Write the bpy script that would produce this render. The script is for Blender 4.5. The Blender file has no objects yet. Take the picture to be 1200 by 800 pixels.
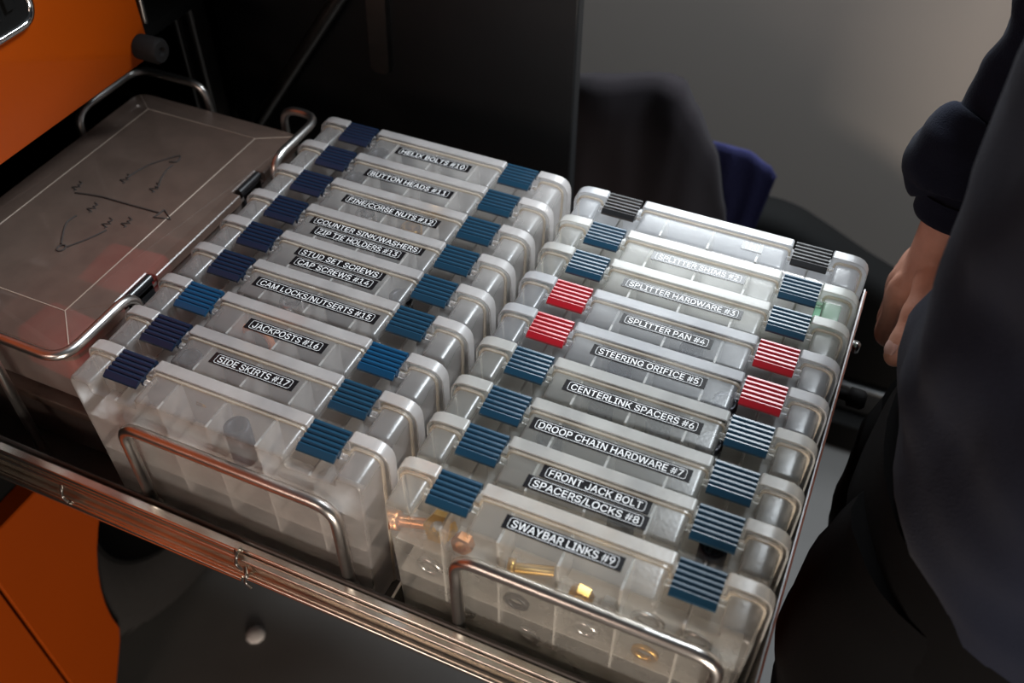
import bpy, bmesh, math, random
from mathutils import Vector, Matrix, Quaternion, noise
random.seed(7)
S = bpy.context.scene
COL = S.collection
Z0 = 0.90                      # height of the latch tops above the floor
PI = math.pi

# ------------------------------------------------------------------ camera
cd = bpy.data.cameras.new('camera'); cam = bpy.data.objects.new('camera', cd); COL.objects.link(cam)
cd.sensor_fit = 'HORIZONTAL'; cd.sensor_width = 36.0; cd.lens = 1135.1 * 36 / 1200
RC = ((0.91422, 0.40526, 0.00147), (0.29107, -0.65406, -0.69819), (-0.28199, 0.63872, -0.71591))
cam.matrix_world = Matrix(((RC[0][0], -RC[1][0], -RC[2][0], 0.2665), (RC[0][1], -RC[1][1], -RC[2][1], -0.4516),
                           (RC[0][2], -RC[1][2], -RC[2][2], 0.6964 + Z0), (0, 0, 0, 1)))
cd.clip_start = 0.02
cd.dof.use_dof = True; cd.dof.focus_distance = 1.0; cd.dof.aperture_fstop = 3.5
S.camera = cam

# ------------------------------------------------------------------ world, lights, exposure
w = bpy.data.worlds.new('world'); S.world = w; w.use_nodes = True
bg = w.node_tree.nodes['Background']; bg.inputs[0].default_value = (0.85, 0.93, 1.0, 1); bg.inputs[1].default_value = 0.03
def area(name, loc, aim, sx, sy, power, color):
    ld = bpy.data.lights.new(name, 'AREA'); ld.shape = 'RECTANGLE'; ld.size = sx; ld.size_y = sy
    ld.energy = power; ld.color = color
    o = bpy.data.objects.new(name, ld); COL.objects.link(o)
    o.location = (loc[0], loc[1], loc[2] + Z0)
    d = Vector(aim) - Vector(loc); o.rotation_euler = d.to_track_quat('-Z', 'Y').to_euler(); return o
area('window_light', (0.0, 1.47, 0.78), (0.10, 0.25, 0), 0.75, 0.28, 19, (0.90, 0.96, 1.0))
area('ceiling_light', (0.80, 1.15, 1.85), (0.10, 0.20, 0), 0.7, 0.6, 84, (0.86, 0.94, 1.0))
area('shop_light', (-0.60, -1.6, 0.70), (0.0, 0.05, -0.15), 1.1, 0.35, 9, (1.0, 0.76, 0.64))
area('lower_panel_fill', (1.0, -1.55, -0.40), (-0.6, 0.0, -0.55), 0.5, 0.4, 34, (1.0, 0.88, 0.76))  # unseen fill lamp, added to brighten the orange lower panel
S.view_settings.view_transform = 'Standard'; S.view_settings.look = 'None'
S.view_settings.exposure = 0.0; S.view_settings.gamma = 1.0; S.view_settings.use_curve_mapping = False
S.cycles.transparent_max_bounces = 40; S.cycles.max_bounces = 16; S.cycles.diffuse_bounces = 10; S.cycles.glossy_bounces = 6; S.cycles.sample_clamp_indirect = 3.0

# ------------------------------------------------------------------ materials
def mat(name, color=(.5, .5, .5), rough=.5, metal=0, spec=.5, bump=None, vary=None, coat=0, sheen=0, emit=0):
    m = bpy.data.materials.new(name); m.use_nodes = True; nt = m.node_tree; b = nt.nodes['Principled BSDF']
    b.inputs['Base Color'].default_value = (*color, 1); b.inputs['Roughness'].default_value = rough
    b.inputs['Metallic'].default_value = metal; b.inputs['Specular IOR Level'].default_value = spec
    b.inputs['Coat Weight'].default_value = coat; b.inputs['Sheen Weight'].default_value = sheen
    if sheen: b.inputs['Sheen Roughness'].default_value = .5
    tc = nt.nodes.new('ShaderNodeTexCoord')
    if vary:
        n = nt.nodes.new('ShaderNodeTexNoise'); n.inputs['Scale'].default_value = vary[0]; n.inputs['Detail'].default_value = 5
        nt.links.new(tc.outputs['Object'], n.inputs['Vector'])
        r = nt.nodes.new('ShaderNodeMix'); r.data_type = 'RGBA'
        k = vary[1]; r.inputs[6].default_value = (*[c * (1 - k) for c in color], 1); r.inputs[7].default_value = (*[min(1, c * (1 + k)) for c in color], 1)
        nt.links.new(n.outputs[0], r.inputs[0]); nt.links.new(r.outputs[2], b.inputs['Base Color'])
    if bump:
        n = nt.nodes.new('ShaderNodeTexNoise'); n.inputs['Scale'].default_value = bump[0]; n.inputs['Detail'].default_value = 4
        nt.links.new(tc.outputs['Object'], n.inputs['Vector'])
        bn = nt.nodes.new('ShaderNodeBump'); bn.inputs['Strength'].default_value = bump[1]; bn.inputs['Distance'].default_value = bump[2]
        nt.links.new(n.outputs[0], bn.inputs['Height']); nt.links.new(bn.outputs[0], b.inputs['Normal'])
    return m

def poly(name, tint, dens, rough=.28, scratch=.5):
    """thin translucent polypropylene: part of the light passes, the rest scatters, a gloss on top"""
    m = bpy.data.materials.new(name); m.use_nodes = True; nt = m.node_tree; N = nt.nodes; L = nt.links
    N.clear()
    out = N.new('ShaderNodeOutputMaterial')
    tr = N.new('ShaderNodeBsdfTransparent'); tr.inputs[0].default_value = (*[.55 + .45 * c for c in tint], 1)
    df = N.new('ShaderNodeBsdfDiffuse'); df.inputs[0].default_value = (*tint, 1)
    tl = N.new('ShaderNodeBsdfTranslucent'); tl.inputs[0].default_value = (*tint, 1)
    gl = N.new('ShaderNodeBsdfGlossy'); gl.inputs['Roughness'].default_value = rough; gl.inputs[0].default_value = (1, 1, 1, 1)
    m1 = N.new('ShaderNodeMixShader'); m1.inputs[0].default_value = .5
    L.new(df.outputs[0], m1.inputs[1]); L.new(tl.outputs[0], m1.inputs[2])
    tc = N.new('ShaderNodeTexCoord'); nz = N.new('ShaderNodeTexNoise'); nz.inputs['Scale'].default_value = 35; nz.inputs['Detail'].default_value = 6
    L.new(tc.outputs['Object'], nz.inputs['Vector'])
    mr = N.new('ShaderNodeMapRange'); mr.inputs[1].default_value = .3; mr.inputs[2].default_value = .7
    mr.inputs[3].default_value = dens * (1 - .25 * scratch); mr.inputs[4].default_value = min(.95, dens * (1 + .25 * scratch))
    L.new(nz.outputs[0], mr.inputs[0])
    m2 = N.new('ShaderNodeMixShader'); L.new(mr.outputs[0], m2.inputs[0]); L.new(tr.outputs[0], m2.inputs[1]); L.new(m1.outputs[0], m2.inputs[2])
    fr = N.new('ShaderNodeFresnel'); fr.inputs[0].default_value = 1.45
    bp = N.new('ShaderNodeBump'); bp.inputs['Strength'].default_value = .25; bp.inputs['Distance'].default_value = .0006
    n2 = N.new('ShaderNodeTexNoise'); n2.inputs['Scale'].default_value = 220; L.new(tc.outputs['Object'], n2.inputs['Vector'])
    L.new(n2.outputs[0], bp.inputs['Height']); L.new(bp.outputs[0], gl.inputs['Normal'])
    m3 = N.new('ShaderNodeMixShader'); L.new(fr.outputs[0], m3.inputs[0]); L.new(m2.outputs[0], m3.inputs[1]); L.new(gl.outputs[0], m3.inputs[2])
    L.new(m3.outputs[0], out.inputs[0]); return m

M = dict(
    aged=poly('aged_polypropylene', (.94, .93, .88), .17), aged_lid=poly('aged_polypropylene_lid', (.95, .94, .90), .46),
    clear=poly('new_polypropylene', (.93, .94, .97), .17), clear_lid=poly('new_polypropylene_lid', (.94, .95, .98), .46),
    milky=poly('milky_polypropylene', (.92, .885, .87), .20), milky_lid=poly('milky_polypropylene_lid', (.92, .885, .875), .46),  # pinkish cast of warm bounce on the left row put into the tint
    wall_pp=poly('compartment_wall', (.95, .93, .89), .46), tan=poly('flange_reflection', (.90, .80, .66), .55),  # flange colour stands for a warm internal reflection under the lid rim
    smoke=poly('smoky_polypropylene', (.48, .40, .36), .36), smoke_lid=poly('smoky_polypropylene_lid', (.36, .25, .20), .46),
    edge_highlight=poly('edge_highlight_bead', (.85, .70, .58), .75),
    blue=mat('blue_latch', (.008, .042, .078), .30, spec=.6), navy=mat('shaded_blue_latch', (.005, .016, .040), .34),  # second, darker copy of the blue latch for the dim left side
    teal=mat('bright_blue_latch', (.004, .050, .115), .30), red=mat('red_latch', (.34, .008, .016), .30, spec=.6), black=mat('black_latch', (.012, .012, .013), .28, spec=.6),
    tape=mat('black_label_tape', (.009, .008, .009), .22, spec=.4), ink=mat('white_lettering', (.80, .80, .80), .5),
    steel=mat('zinc_steel', (.72, .69, .63), .24, 1, bump=(90, .08, .001), vary=(30, .2)),
    tube=mat('bare_steel_tube', (.64, .61, .58), .30, 1, bump=(60, .12, .001), vary=(25, .25)),
    pan=mat('drawer_pan_steel', (.10, .095, .09), .45, .8, vary=(20, .3)),
    alu=mat('brushed_plate', (.30, .285, .28), .45, 1),
    orange=mat('orange_paint', (.25, .037, .0008), .40, spec=.2, vary=(3, .06)),
    blackpaint=mat('black_paint', (.010, .011, .012), .42, bump=(40, .1, .002)), matte=mat('matte_black', (.005, .005, .005), .8, spec=.08),
    tyre=mat('tyre_rubber', (.022, .020, .019), .75, spec=.3, bump=(60, .3, .003)),
    rubber=mat('black_rubber', (.010, .009, .009), .7, spec=.15, bump=(80, .3, .002)), chrome=mat('chrome', (.7, .7, .7), .12, 1),
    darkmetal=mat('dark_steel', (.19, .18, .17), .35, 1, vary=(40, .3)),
    cloth=mat('black_cotton', (.016, .0135, .0155), .9, spec=.06, sheen=.04, bump=(500, .4, .002)), blacktwill=mat('black_twill', (.003, .003, .0033), .9, spec=.06, sheen=.01, bump=(700, .4, .001)),
    hoodie=mat('navy_black_fleece', (.012, .015, .027), .95, spec=.06, sheen=.04, bump=(600, .5, .002)),
    bluecloth=mat('dark_blue_knit', (.026, .027, .075), .9, spec=.06, bump=(250, .6, .004)),
    skin=mat('skin', (.58, .30, .215), .5, bump=(320, .35, .0012), vary=(60, .18)), nail=mat('fingernail', (.62, .38, .33), .3),
    hair=mat('dark_hair', (.03, .02, .014), .7), shoe=mat('black_shoe', (.015, .015, .015), .6),
    wall=mat('grey_painted_wall', (.345, .305, .275), .75, vary=(1.2, .06)), concrete=mat('stained_concrete', (.056, .053, .050), .65, vary=(3.5, .45), bump=(25, .2, .003)),
    brass=mat('brass', (.60, .36, .10), .3, 1), zinc=mat('bright_zinc', (.62, .62, .62), .25, 1), copper=mat('copper_plated', (.65, .30, .14), .35, 1),
    oxide=mat('dark_oxide', (.03, .03, .035), .4, .7), white=mat('white_nylon', (.75, .74, .70), .5), redpl=mat('red_plastic', (.45, .03, .03), .5),
    greencard=mat('green_card', (.20, .42, .26), .8), orangepl=mat('orange_rubber', (.65, .20, .05), .5), marker=mat('black_marker', (.028, .02, .017), .7),
    scrap=mat('pale_paper', (.45, .42, .40), .8),
)

# ------------------------------------------------------------------ object helpers
BASE = {}
def tag(o, label=None, cat=None, group=None, kind=None):
    if label: o['label'] = label
    if cat: o['category'] = cat
    if group: o['group'] = group
    if kind: o['kind'] = kind
    return o
def thing(name, label, cat, base=(0, 0, 0), group=None, rz=0):
    o = bpy.data.objects.new(name, None); COL.objects.link(o); o.empty_display_size = .05
    o.location = (base[0], base[1], base[2] + Z0); o.rotation_euler = (0, 0, rz); BASE[o.name] = Vector(base)
    return tag(o, label, cat, group)
class G:
    """collects verts and faces in latch-top coordinates"""
    def __init__(s): s.v = []; s.f = []; s.sm = []
    def add(s, vs, fs, smooth=False):
        n = len(s.v); s.v += [tuple(v) for v in vs]
        for f in fs: s.f.append(tuple(i + n for i in f)); s.sm.append(smooth)
        return s
    def box(s, a, b, bev=0):
        x0, y0, z0 = a; x1, y1, z1 = b
        if bev:
            bm = bmesh.new(); bmesh.ops.create_cube(bm, size=1)
            for v in bm.verts: v.co = Vector(((x0 + x1) / 2 + v.co.x * (x1 - x0), (y0 + y1) / 2 + v.co.y * (y1 - y0), (z0 + z1) / 2 + v.co.z * (z1 - z0)))
            bmesh.ops.bevel(bm, geom=bm.edges[:], offset=bev, segments=2, affect='EDGES', profile=.5)
            bm.verts.index_update(); s.add([v.co[:] for v in bm.verts], [[v.index for v in f.verts] for f in bm.faces]); bm.free(); return s
        return s.add([(x0, y0, z0), (x1, y0, z0), (x1, y1, z0), (x0, y1, z0), (x0, y0, z1), (x1, y0, z1), (x1, y1, z1), (x0, y1, z1)],
                     [(0, 3, 2, 1), (4, 5, 6, 7), (0, 1, 5, 4), (1, 2, 6, 5), (2, 3, 7, 6), (3, 0, 4, 7)])
    def tube(s, pts, r, n=12, caps=True, radii=None):
        pts = [Vector(p) for p in pts]; vs = []; N = len(pts)
        t = (pts[1] - pts[0]).normalized(); u = t.orthogonal().normalized()
        for i, p in enumerate(pts):
            t2 = (pts[min(i + 1, N - 1)] - pts[max(i - 1, 0)]).normalized()
            q = t.rotation_difference(t2); u = (q @ u).normalized(); t = t2; b = t.cross(u)
            rr = radii[i] if radii else r
            for k in range(n):
                a = 2 * PI * k / n; vs.append(p + u * (rr * math.cos(a)) + b * (rr * math.sin(a)))
        fs = [(i * n + k, i * n + (k + 1) % n, (i + 1) * n + (k + 1) % n, (i + 1) * n + k) for i in range(N - 1) for k in range(n)]
        s.add(vs, fs, True)
        if caps: s.add([v for v in vs[:n]], [tuple(reversed(range(n)))]); s.add([v for v in vs[-n:]], [tuple(range(n))])
        return s
    def loft(s, rings, closed=True, caps=True, smooth=True):
        n = len(rings[0]); vs = [p for r in rings for p in r]; m = n if closed else n - 1
        s.add(vs, [(i * n + k, i * n + (k + 1) % n, (i + 1) * n + (k + 1) % n, (i + 1) * n + k) for i in range(len(rings) - 1) for k in range(m)], smooth)
        if caps: s.add(rings[0], [tuple(reversed(range(n)))], smooth); s.add(rings[-1], [tuple(range(n))], smooth)
        return s
    def lathe(s, prof, c, axis='z', n=24, closed=False):
        """prof: list of (radius, height); revolved about an axis through c"""
        rings = []
        for k in range(n):
            a = 2 * PI * k / n; row = []
            for r, h in prof:
                q = (r * math.cos(a), r * math.sin(a), h)
                q = {'z': q, 'x': (q[2], q[0], q[1]), 'y': (q[1], q[2], q[0])}[axis]
                row.append((c[0] + q[0], c[1] + q[1], c[2] + q[2]))
            rings.append(row)
        m = len(prof); vs = [p for r in rings for p in r]; mm = m if closed else m - 1
        return s.add(vs, [(k * m + j, ((k + 1) % n) * m + j, ((k + 1) % n) * m + (j + 1) % m, k * m + (j + 1) % m) for k in range(n) for j in range(mm)], True)
    def ext(s, outline, levels, cap0=False, cap1=True, plane='xz'):
        """outline of (x, z) pushed through levels of (y, inset)"""
        n = len(outline); vs = []
        for y, ins in levels:
            for (x, z) in inset(outline, ins): vs.append((x, y, z) if plane == 'xz' else (y, x, z) if plane == 'yz' else (x, z, y))
        fs = [(i * n + k, i * n + (k + 1) % n, (i + 1) * n + (k + 1) % n, (i + 1) * n + k) for i in range(len(levels) - 1) for k in range(n)]
        if cap0: fs.append(tuple(reversed(range(n))))
        if cap1: fs.append(tuple(range((len(levels) - 1) * n, len(levels) * n)))
        return s.add(vs, fs)
    def build(s, name, m, parent=None, base=None, auto=None, weld=False):
        b = BASE[parent.name] if parent is not None else Vector(base if base else (0, 0, 0))
        me = bpy.data.meshes.new(name); me.from_pydata([(v[0] - b.x, v[1] - b.y, v[2] - b.z) for v in s.v], [], s.f)
        me.polygons.foreach_set('use_smooth', s.sm)
        bm = bmesh.new(); bm.from_mesh(me)
        if weld: bmesh.ops.remove_doubles(bm, verts=bm.verts, dist=1e-6)
        bmesh.ops.recalc_face_normals(bm, faces=bm.faces); bm.to_mesh(me); bm.free()
        me.materials.append(m); me.update()
        if auto is not None:
            me.polygons.foreach_set('use_smooth', [True] * len(me.polygons)); me.set_sharp_from_angle(angle=math.radians(auto))
            sh = me.attributes.get('sharp_edge') or me.attributes.new('sharp_edge', 'BOOLEAN', 'EDGE'); big = set()
            for p in me.polygons:
                if len(p.vertices) > 16: big.update(me.loops[l].edge_index for l in p.loop_indices)
            for e_ in big: sh.data[e_].value = True
        o = bpy.data.objects.new(name, me); COL.objects.link(o); BASE[o.name] = b
        if parent is not None: o.parent = parent
        else: o.location = (b.x, b.y, b.z + Z0)
        return o
def inset(P, d):
    if abs(d) < 1e-9: return list(P)
    n = len(P); A = sum(P[i][0] * P[(i + 1) % n][1] - P[(i + 1) % n][0] * P[i][1] for i in range(n)); sg = 1 if A > 0 else -1; out = []
    for i in range(n):
        a, b, c = Vector(P[i - 1]), Vector(P[i]), Vector(P[(i + 1) % n])
        e1 = (b - a).normalized(); e2 = (c - b).normalized()
        n1 = Vector((-e1.y, e1.x)) * sg; n2 = Vector((-e2.y, e2.x)) * sg
        k = 1 + n1.dot(n2); m = (n1 + n2) / max(k, .35); q = b + m * d; out.append((q.x, q.y))
    return out
def rpoly(P, seg=4):
    """P: (x, z, radius) corners -> rounded outline"""
    out = []; n = len(P)
    for i in range(n):
        a, b, c = Vector(P[i - 1][:2]), Vector(P[i][:2]), Vector(P[(i + 1) % n][:2]); r = P[i][2]
        if r <= 0: out.append((b.x, b.y)); continue
        e1 = (a - b).normalized(); e2 = (c - b).normalized(); ang = e1.angle(e2)
        t = min(r / math.tan(ang / 2), (a - b).length * .49, (c - b).length * .49)
        p0 = b + e1 * t; p1 = b + e2 * t
        for k in range(seg + 1):
            u = k / seg; q = p0 * (1 - u) ** 2 + b * 2 * u * (1 - u) + p1 * u * u; out.append((q.x, q.y))
    return out
def fillet(pts, r, seg=7):
    pts = [Vector(p) for p in pts]; out = [pts[0]]
    for i in range(1, len(pts) - 1):
        a, b, c = pts[i - 1], pts[i], pts[i + 1]; e1 = (a - b).normalized(); e2 = (c - b).normalized()
        t = min(r / math.tan(e1.angle(e2) / 2), (a - b).length * .49, (c - b).length * .49)
        for k in range(seg + 1):
            u = k / seg; out.append((b + e1 * t) * (1 - u) ** 2 + b * 2 * u * (1 - u) + (b + e2 * t) * u * u)
    return out + [pts[-1]]
def cat(P, per=6):
    """Catmull-Rom through tuples of any length"""
    out = []
    for i in range(len(P) - 1):
        p0, p1, p2, p3 = P[max(i - 1, 0)], P[i], P[i + 1], P[min(i + 2, len(P) - 1)]
        for k in range(per):
            t = k / per
            out.append(tuple(.5 * (2 * b + (c - a) * t + (2 * a - 5 * b + 4 * c - d) * t * t + (3 * b - a - 3 * c + d) * t ** 3) for a, b, c, d in zip(p0, p1, p2, p3)))
    return out + [tuple(P[-1])]
try: FONT = bpy.data.fonts.load(bpy.utils.system_resource('DATAFILES', path='fonts') + '/Inter.woff2')   # Blender's own bundled grotesque
except Exception: FONT = None
def text_geo(txt, width, height, cx, cy, z):
    """flat lettering lying in the xy plane, fitted to width and height"""
    cu = bpy.data.curves.new('t', 'FONT')
    if FONT: cu.font = FONT
    cu.body = txt; cu.size = 1; cu.resolution_u = 3; cu.extrude = 0
    o = bpy.data.objects.new('t', cu); COL.objects.link(o); dg = bpy.context.evaluated_depsgraph_get(); dg.update()
    me = bpy.data.meshes.new_from_object(o.evaluated_get(dg)); vs = [v.co.copy() for v in me.vertices]; fs = [tuple(p.vertices) for p in me.polygons]
    bpy.data.objects.remove(o); bpy.data.curves.remove(cu); bpy.data.meshes.remove(me)
    x0 = min(v.x for v in vs); x1 = max(v.x for v in vs); y0 = 0; y1 = max(v.y for v in vs)
    y1 = .74 if not FONT else max(v.y for v in vs)
    return [(cx + ((v.x - x0) / (x1 - x0) - .5) * width, cy + (v.y / y1 - .5) * height, z) for v in vs], fs

# ------------------------------------------------------------------ the setting
def struct(name, g, m, base=(0, 0, 0)):
    o = g.build(name, m, None, base); o['kind'] = 'structure'; return o
struct('floor', G().box((-2.6, -2.2, -.95), (2.6, 1.62, -.90)), M['concrete'], (0, 0, -.9))
struct('wall_back', G().box((-2.6, 1.52, -.90), (2.6, 1.62, .50)), M['wall'], (0, 1.5, -.9))
g = G(); g.lathe([(0, 0), (.012, .001), (.018, .004), (.012, .008), (0, .009)], (-.482, .121, -.90), 'z', 9)
tag(g.build('paper_scrap', M['scrap'], None, (-.482, .121, -.9)), 'small pale scrap lying on the dark concrete floor below the drawer', 'scrap')

# ------------------------------------------------------------------ truck
XT = -.600
tk = thing('truck', 'orange truck with black interior whose side compartment stands open', 'truck', (-.6, .0, -.90))
g = G()
g.ext(rpoly([(-1.2, .070, 0), (.384, .070, .012), (.384, .80, 0), (-1.2, .80, 0)]), [(XT - .030, 0), (XT - .004, 0), (XT - .001, .0015), (XT, .004)], True, True, 'yz')
up = g.build('upper_panel', M['orange'], tk, auto=35)
# paddle latch in the upper panel
ol = rpoly([(.02, .192, .02), (.233, .192, .022), (.233, .36, .02), (.02, .36, .02)], 6)
pl = G().ext(ol, [(XT + .0005, 0), (XT + .003, .002)], True, True, 'yz').box((XT + .003, .06, .21), (XT + .010, .19, .34), .003).box((XT + .003, .20, .215), (XT + .007, .212, .34), .001).build('paddle_latch', M['matte'], tk)
BASE[pl.name] = BASE[tk.name]
g = G(); ring = [(XT + .003, y, z) for y, z in ol]; g.tube(ring + [ring[0]], .0045, 8, False); g.build('chrome_ring', M['chrome'], pl)
# lower panels with the wheel arch cut out of the fender
yc, zc, ra = .33, -.68, .352
arc = []
for k in range(13):
    a = math.radians(112 + k * (186 - 112) / 12); arc.append((yc + ra * math.cos(a), zc + ra * math.sin(a)))
fen = [(-.1265, -.345), (.18, -.345)] + arc + [(-.0290, -.740), (-.0500, -.778), (-.0706, -.814), (-.085, -.865), (-.1265, -.865)]
fen = [p for p in fen]
g = G(); g.ext(fen, [(XT - .03, 0), (XT - .002, 0), (XT, .002)], True, True, 'yz'); g.build('fender', M['orange'], tk)
g = G(); g.ext(rpoly([(-1.2, -.345, 0), (-.1305, -.345, .003), (-.1305, -.865, .003), (-1.2, -.865, 0)]), [(XT - .03, 0), (XT - .002, 0), (XT, .002)], True, True, 'yz'); g.build('lower_panel', M['orange'], tk)
# dark compartment behind the drawer
g = G(); X1 = -1.35
g.box((X1, -1.2, -.242), (XT - .03, .66, -.237)).box((XT - .034, -1.2, -.36), (XT - .031, .66, -.237)).box((X1, -1.2, .07), (XT - .032, .66, .085)).box((X1 - .01, -1.2, -.242), (X1, .66, .085))
g.box((X1, .660, -.242), (XT - .03, .665, .9)).box((X1, -1.21, -.242), (XT - .03, -1.2, .09))
g.box((XT - .16, .386, .085), (XT - .15, .66, .9))
g.build('compartment', M['matte'], tk)
g = G(); g.box((-.735, .560, -.236), (-.690, .600, .9), .006); g.box((-.722, .552, -.236), (-.712, .561, .9), .003); g.build('pillar', M['darkmetal'], tk)
g = G(); g.box((-.70, .622, -.34), (-.118, .645, .9), .003); sd = g.build('side_door', M['blackpaint'], tk)
g = G(); g.loft([[(x, .622 - d, z) for x, z in rpoly([(-.425, -.03, .012), (-.395, -.03, .012), (-.39, .10, .012), (-.42, .10, .012)], 3)] for d in (0, .012)]); h = g.build('highlight_pad', M['darkmetal'], sd)  # raised grey pad stands in for a soft highlight on the door
g = G(); g.tube([(-.36, .600, .207), (-.640, .600, -.163)], .011, 12); g.tube([(-.46, .600, .075), (-.28, .600, .31)], .006, 10); g.build('gas_strut', M['darkmetal'], tk)
g = G(); g.tube(cat([(-.66, .60, .060), (-.62, .59, .066), (-.575, .60, .088)], 5), .0012, 6); g.build('cable', M['zinc'], tk)
# rubber bumper stop
g = G(); c = (XT, .367, .092)
g.lathe([(0, .001), (.0155, .001), (.016, .030), (.013, .034), (.006, .034), (.004, .030), (0, .030)], c, 'x', 24); g.build('bumper_stop', M['rubber'], tk, auto=40)
# trim strip by the bumper
g = G(); g.tube([(XT - .005, .392, .11), (XT - .004, .396, .20), (XT - .006, .394, .8)], .004, 8); g.build('seal_strip', M['darkmetal'], tk)
# wheel
wc = (-.635, .20, -.567); Rw = .322
wh = thing('w', '', '', wc); bpy.data.objects.remove(wh)
g = G(); prof = [(.170, -.22), (.21, -.235), (.285, -.225), (Rw - .012, -.19), (Rw - .008, -.10), (Rw - .012, -.01), (.285, .018), (.255, .022), (.215, .020), (.185, .010), (.170, 0)]
g.lathe(prof, wc, 'x', 64); ty = g.build('tyre', M['tyre'], tk); BASE[ty.name] = BASE[tk.name]
nt = 46
g = G()
for k in range(nt):
    a = 2 * PI * k / nt; da = 2 * PI / nt * .30; vs = []
    for (r, h) in ((.280, .0185), (Rw - .012, -.005), (Rw, -.012), (Rw, -.10), (Rw - .012, -.10), (.280, .010)):
        for s_ in (-1, 1):
            aa = a + s_ * da + (.06 if h < -.05 else 0); vs.append((wc[0] + h + (.003 if h > 0.02 else 0), wc[1] + r * math.cos(aa), wc[2] + r * math.sin(aa)))
    fs = [(2 * i, 2 * i + 1, 2 * i + 3, 2 * i + 2) for i in range(5)] + [(10, 11, 1, 0), (0, 2, 4, 6, 8, 10), (11, 9, 7, 5, 3, 1)]
    g.add(vs, fs)
g.build('tread_lugs', M['tyre'], ty)
g = G(); g.lathe([(0, -.03), (.06, -.03), (.07, -.045), (.11, -.05), (.14, -.03), (.168, .004), (.175, .004), (.171, -.05), (.171, -.2)], wc, 'x', 48); g.build('rim', M['matte'], tk, auto=40)

# ------------------------------------------------------------------ drawer
FZ = -.2245
dr = thing('slide_out_drawer', 'steel slide-out drawer pulled from the orange truck and holding clear organizer boxes', 'drawer', (-.24, .2, FZ))
g = G(); g.box((-.78, -.066, FZ - .004), (.3055, .478, FZ)); g.box((-.78, -.067, FZ - .004), (.3055, -.063, -.148)); g.box((-.78, .474, FZ - .004), (.3055, .478, -.152))
g.tube([(-.78, -.065, -.148), (.3055, -.065, -.148)], .0028, 8); g.build('pan', M['pan'], dr)
g = G(); g.box((-.0485, -.061, FZ), (-.0450, .47, -.190), .001).box((-.0505, -.0625, -.192), (-.0430, -.050, -.180), .002); g.build('divider_bracket', M['steel'], dr)
g = G(); g.box((.3060, -.090, -.30), (.3075, .475, -.068)); fp = g.build('front_panel', M['alu'], dr)
g = G(); g.box((.3076, -.090, -.30), (.3095, .475, -.0705)); g.build('painted_face', M['orange'], fp)
g = G(); g.lathe([(0, .008), (.005, .008), (.006, .006), (.006, 0)], (.3095, .385, -.075), 'x', 8).lathe([(0, 0), (.004, 0), (.004, .012), (0, .012)], (.3140, .38, -.078), 'z', 8); g.build('bolt', M['zinc'], dr)
g = G(); g.lathe([(.0, .030), (.008, .030), (.011, .026), (.011, .012), (.006, .010), (.006, 0)], (.3095, .33, -.098), 'x', 16); g.build('release_knob', M['rubber'], dr)
def hoop(x0, x1, y, zt, zb):
    g = G(); g.tube(fillet([(x0, y, zb), (x0, y, zt), (x1, y, zt), (x1, y, zb)], .024), .0062, 16)
    for x in (x0, x1): g.lathe([(.0095, 0), (.0075, .003), (.0062, .006)], (x, y, zb), 'z', 12)
    return g
for x0, x1 in ((-.325, -.083), (.038, .275)):
    hoop(x0, x1, -.0575, -.036, -.170).build('front_hoop', M['tube'], dr, weld=True)
    hoop(x0, x1, .468, -.075, -.224).build('rear_hoop', M['tube'], dr)
# bent rails round the flat boxes
def corner_hoop(a, c, b, z):
    g = G(); g.tube(fillet([(*a, FZ), (*a, z), (*c, z), (*b, z), (*b, FZ)], .026), .0056, 14); g.build('corner_hoop', M['tube'], dr, weld=True)
corner_hoop((-.515, -.034), (-.4045, -.034), (-.4045, .076), -.002)
corner_hoop((-.462, .444), (-.4045, .444), (-.4045, .335), -.004)
corner_hoop((-.585, .444), (-.698, .444), (-.698, .320), -.002)
corner_hoop((-.600, -.034), (-.698, -.034), (-.698, .060), -.002)
# telescopic slide on the near side: channel profiles (y, z), extruded along x
def slide(x0, x1, yw, zt, zb, out, rt, rb):
    g = G(); th = .0018
    prof = [(yw, zt), (yw - .006, zt), (yw - .006, zt - th), (yw - th, zt - th), (yw - th, zb + th), (yw - out, zb + th), (yw - out, zb), (yw, zb)]
    n = len(prof); vs = [(x, y, z) for x in (x0, x1) for y, z in prof]
    g.add(vs, [(k, (k + 1) % n, n + (k + 1) % n, n + k) for k in range(n)] + [tuple(range(n)), tuple(range(2 * n - 1, n - 1, -1))])
    g.tube([(x0, yw - .005, zt - rt), (x1, yw - .005, zt - rt)], rt, 10).tube([(x0, yw - out, zb + rb * .4), (x1, yw - out, zb + rb * .4)], rb, 10)
    return g
g = slide(-.78, .3055, -.0682, -.1500, -.1760, .004, .0030, .0022)
for x in (-.15, -.02, .12, .25): g.lathe([(0, -.001), (.003, -.001), (.0035, .0005)], (x, -.0702, -.165), 'y', 10)
inner = g.build('inner_rail', M['steel'], dr)
mid = slide(-.78, .290, -.0765, -.1560, -.1860, .0075, .0020, .0036).build('middle_rail', M['steel'], dr)
fx = slide(-1.1, -.196, -.0745, -.1410, -.1880, .0120, .0038, .0044)
fx.tube([(-1.1, -.0815, -.1560), (-.200, -.0815, -.1560)], .0022, 8)
fx = fx.build('fixed_rail', M['steel'], dr)
for x, z in ((-.200, -.143), (-.196, -.176), (-.43, -.160)):
    g = G(); g.tube(cat([(x, -.080, z), (x + .005, -.086, z - .003), (x + .003, -.088, z - .014), (x + .010, -.089, z - .020)], 4), .0018, 8)
    g.build('rail_clip', M['darkmetal'], fx)

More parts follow.
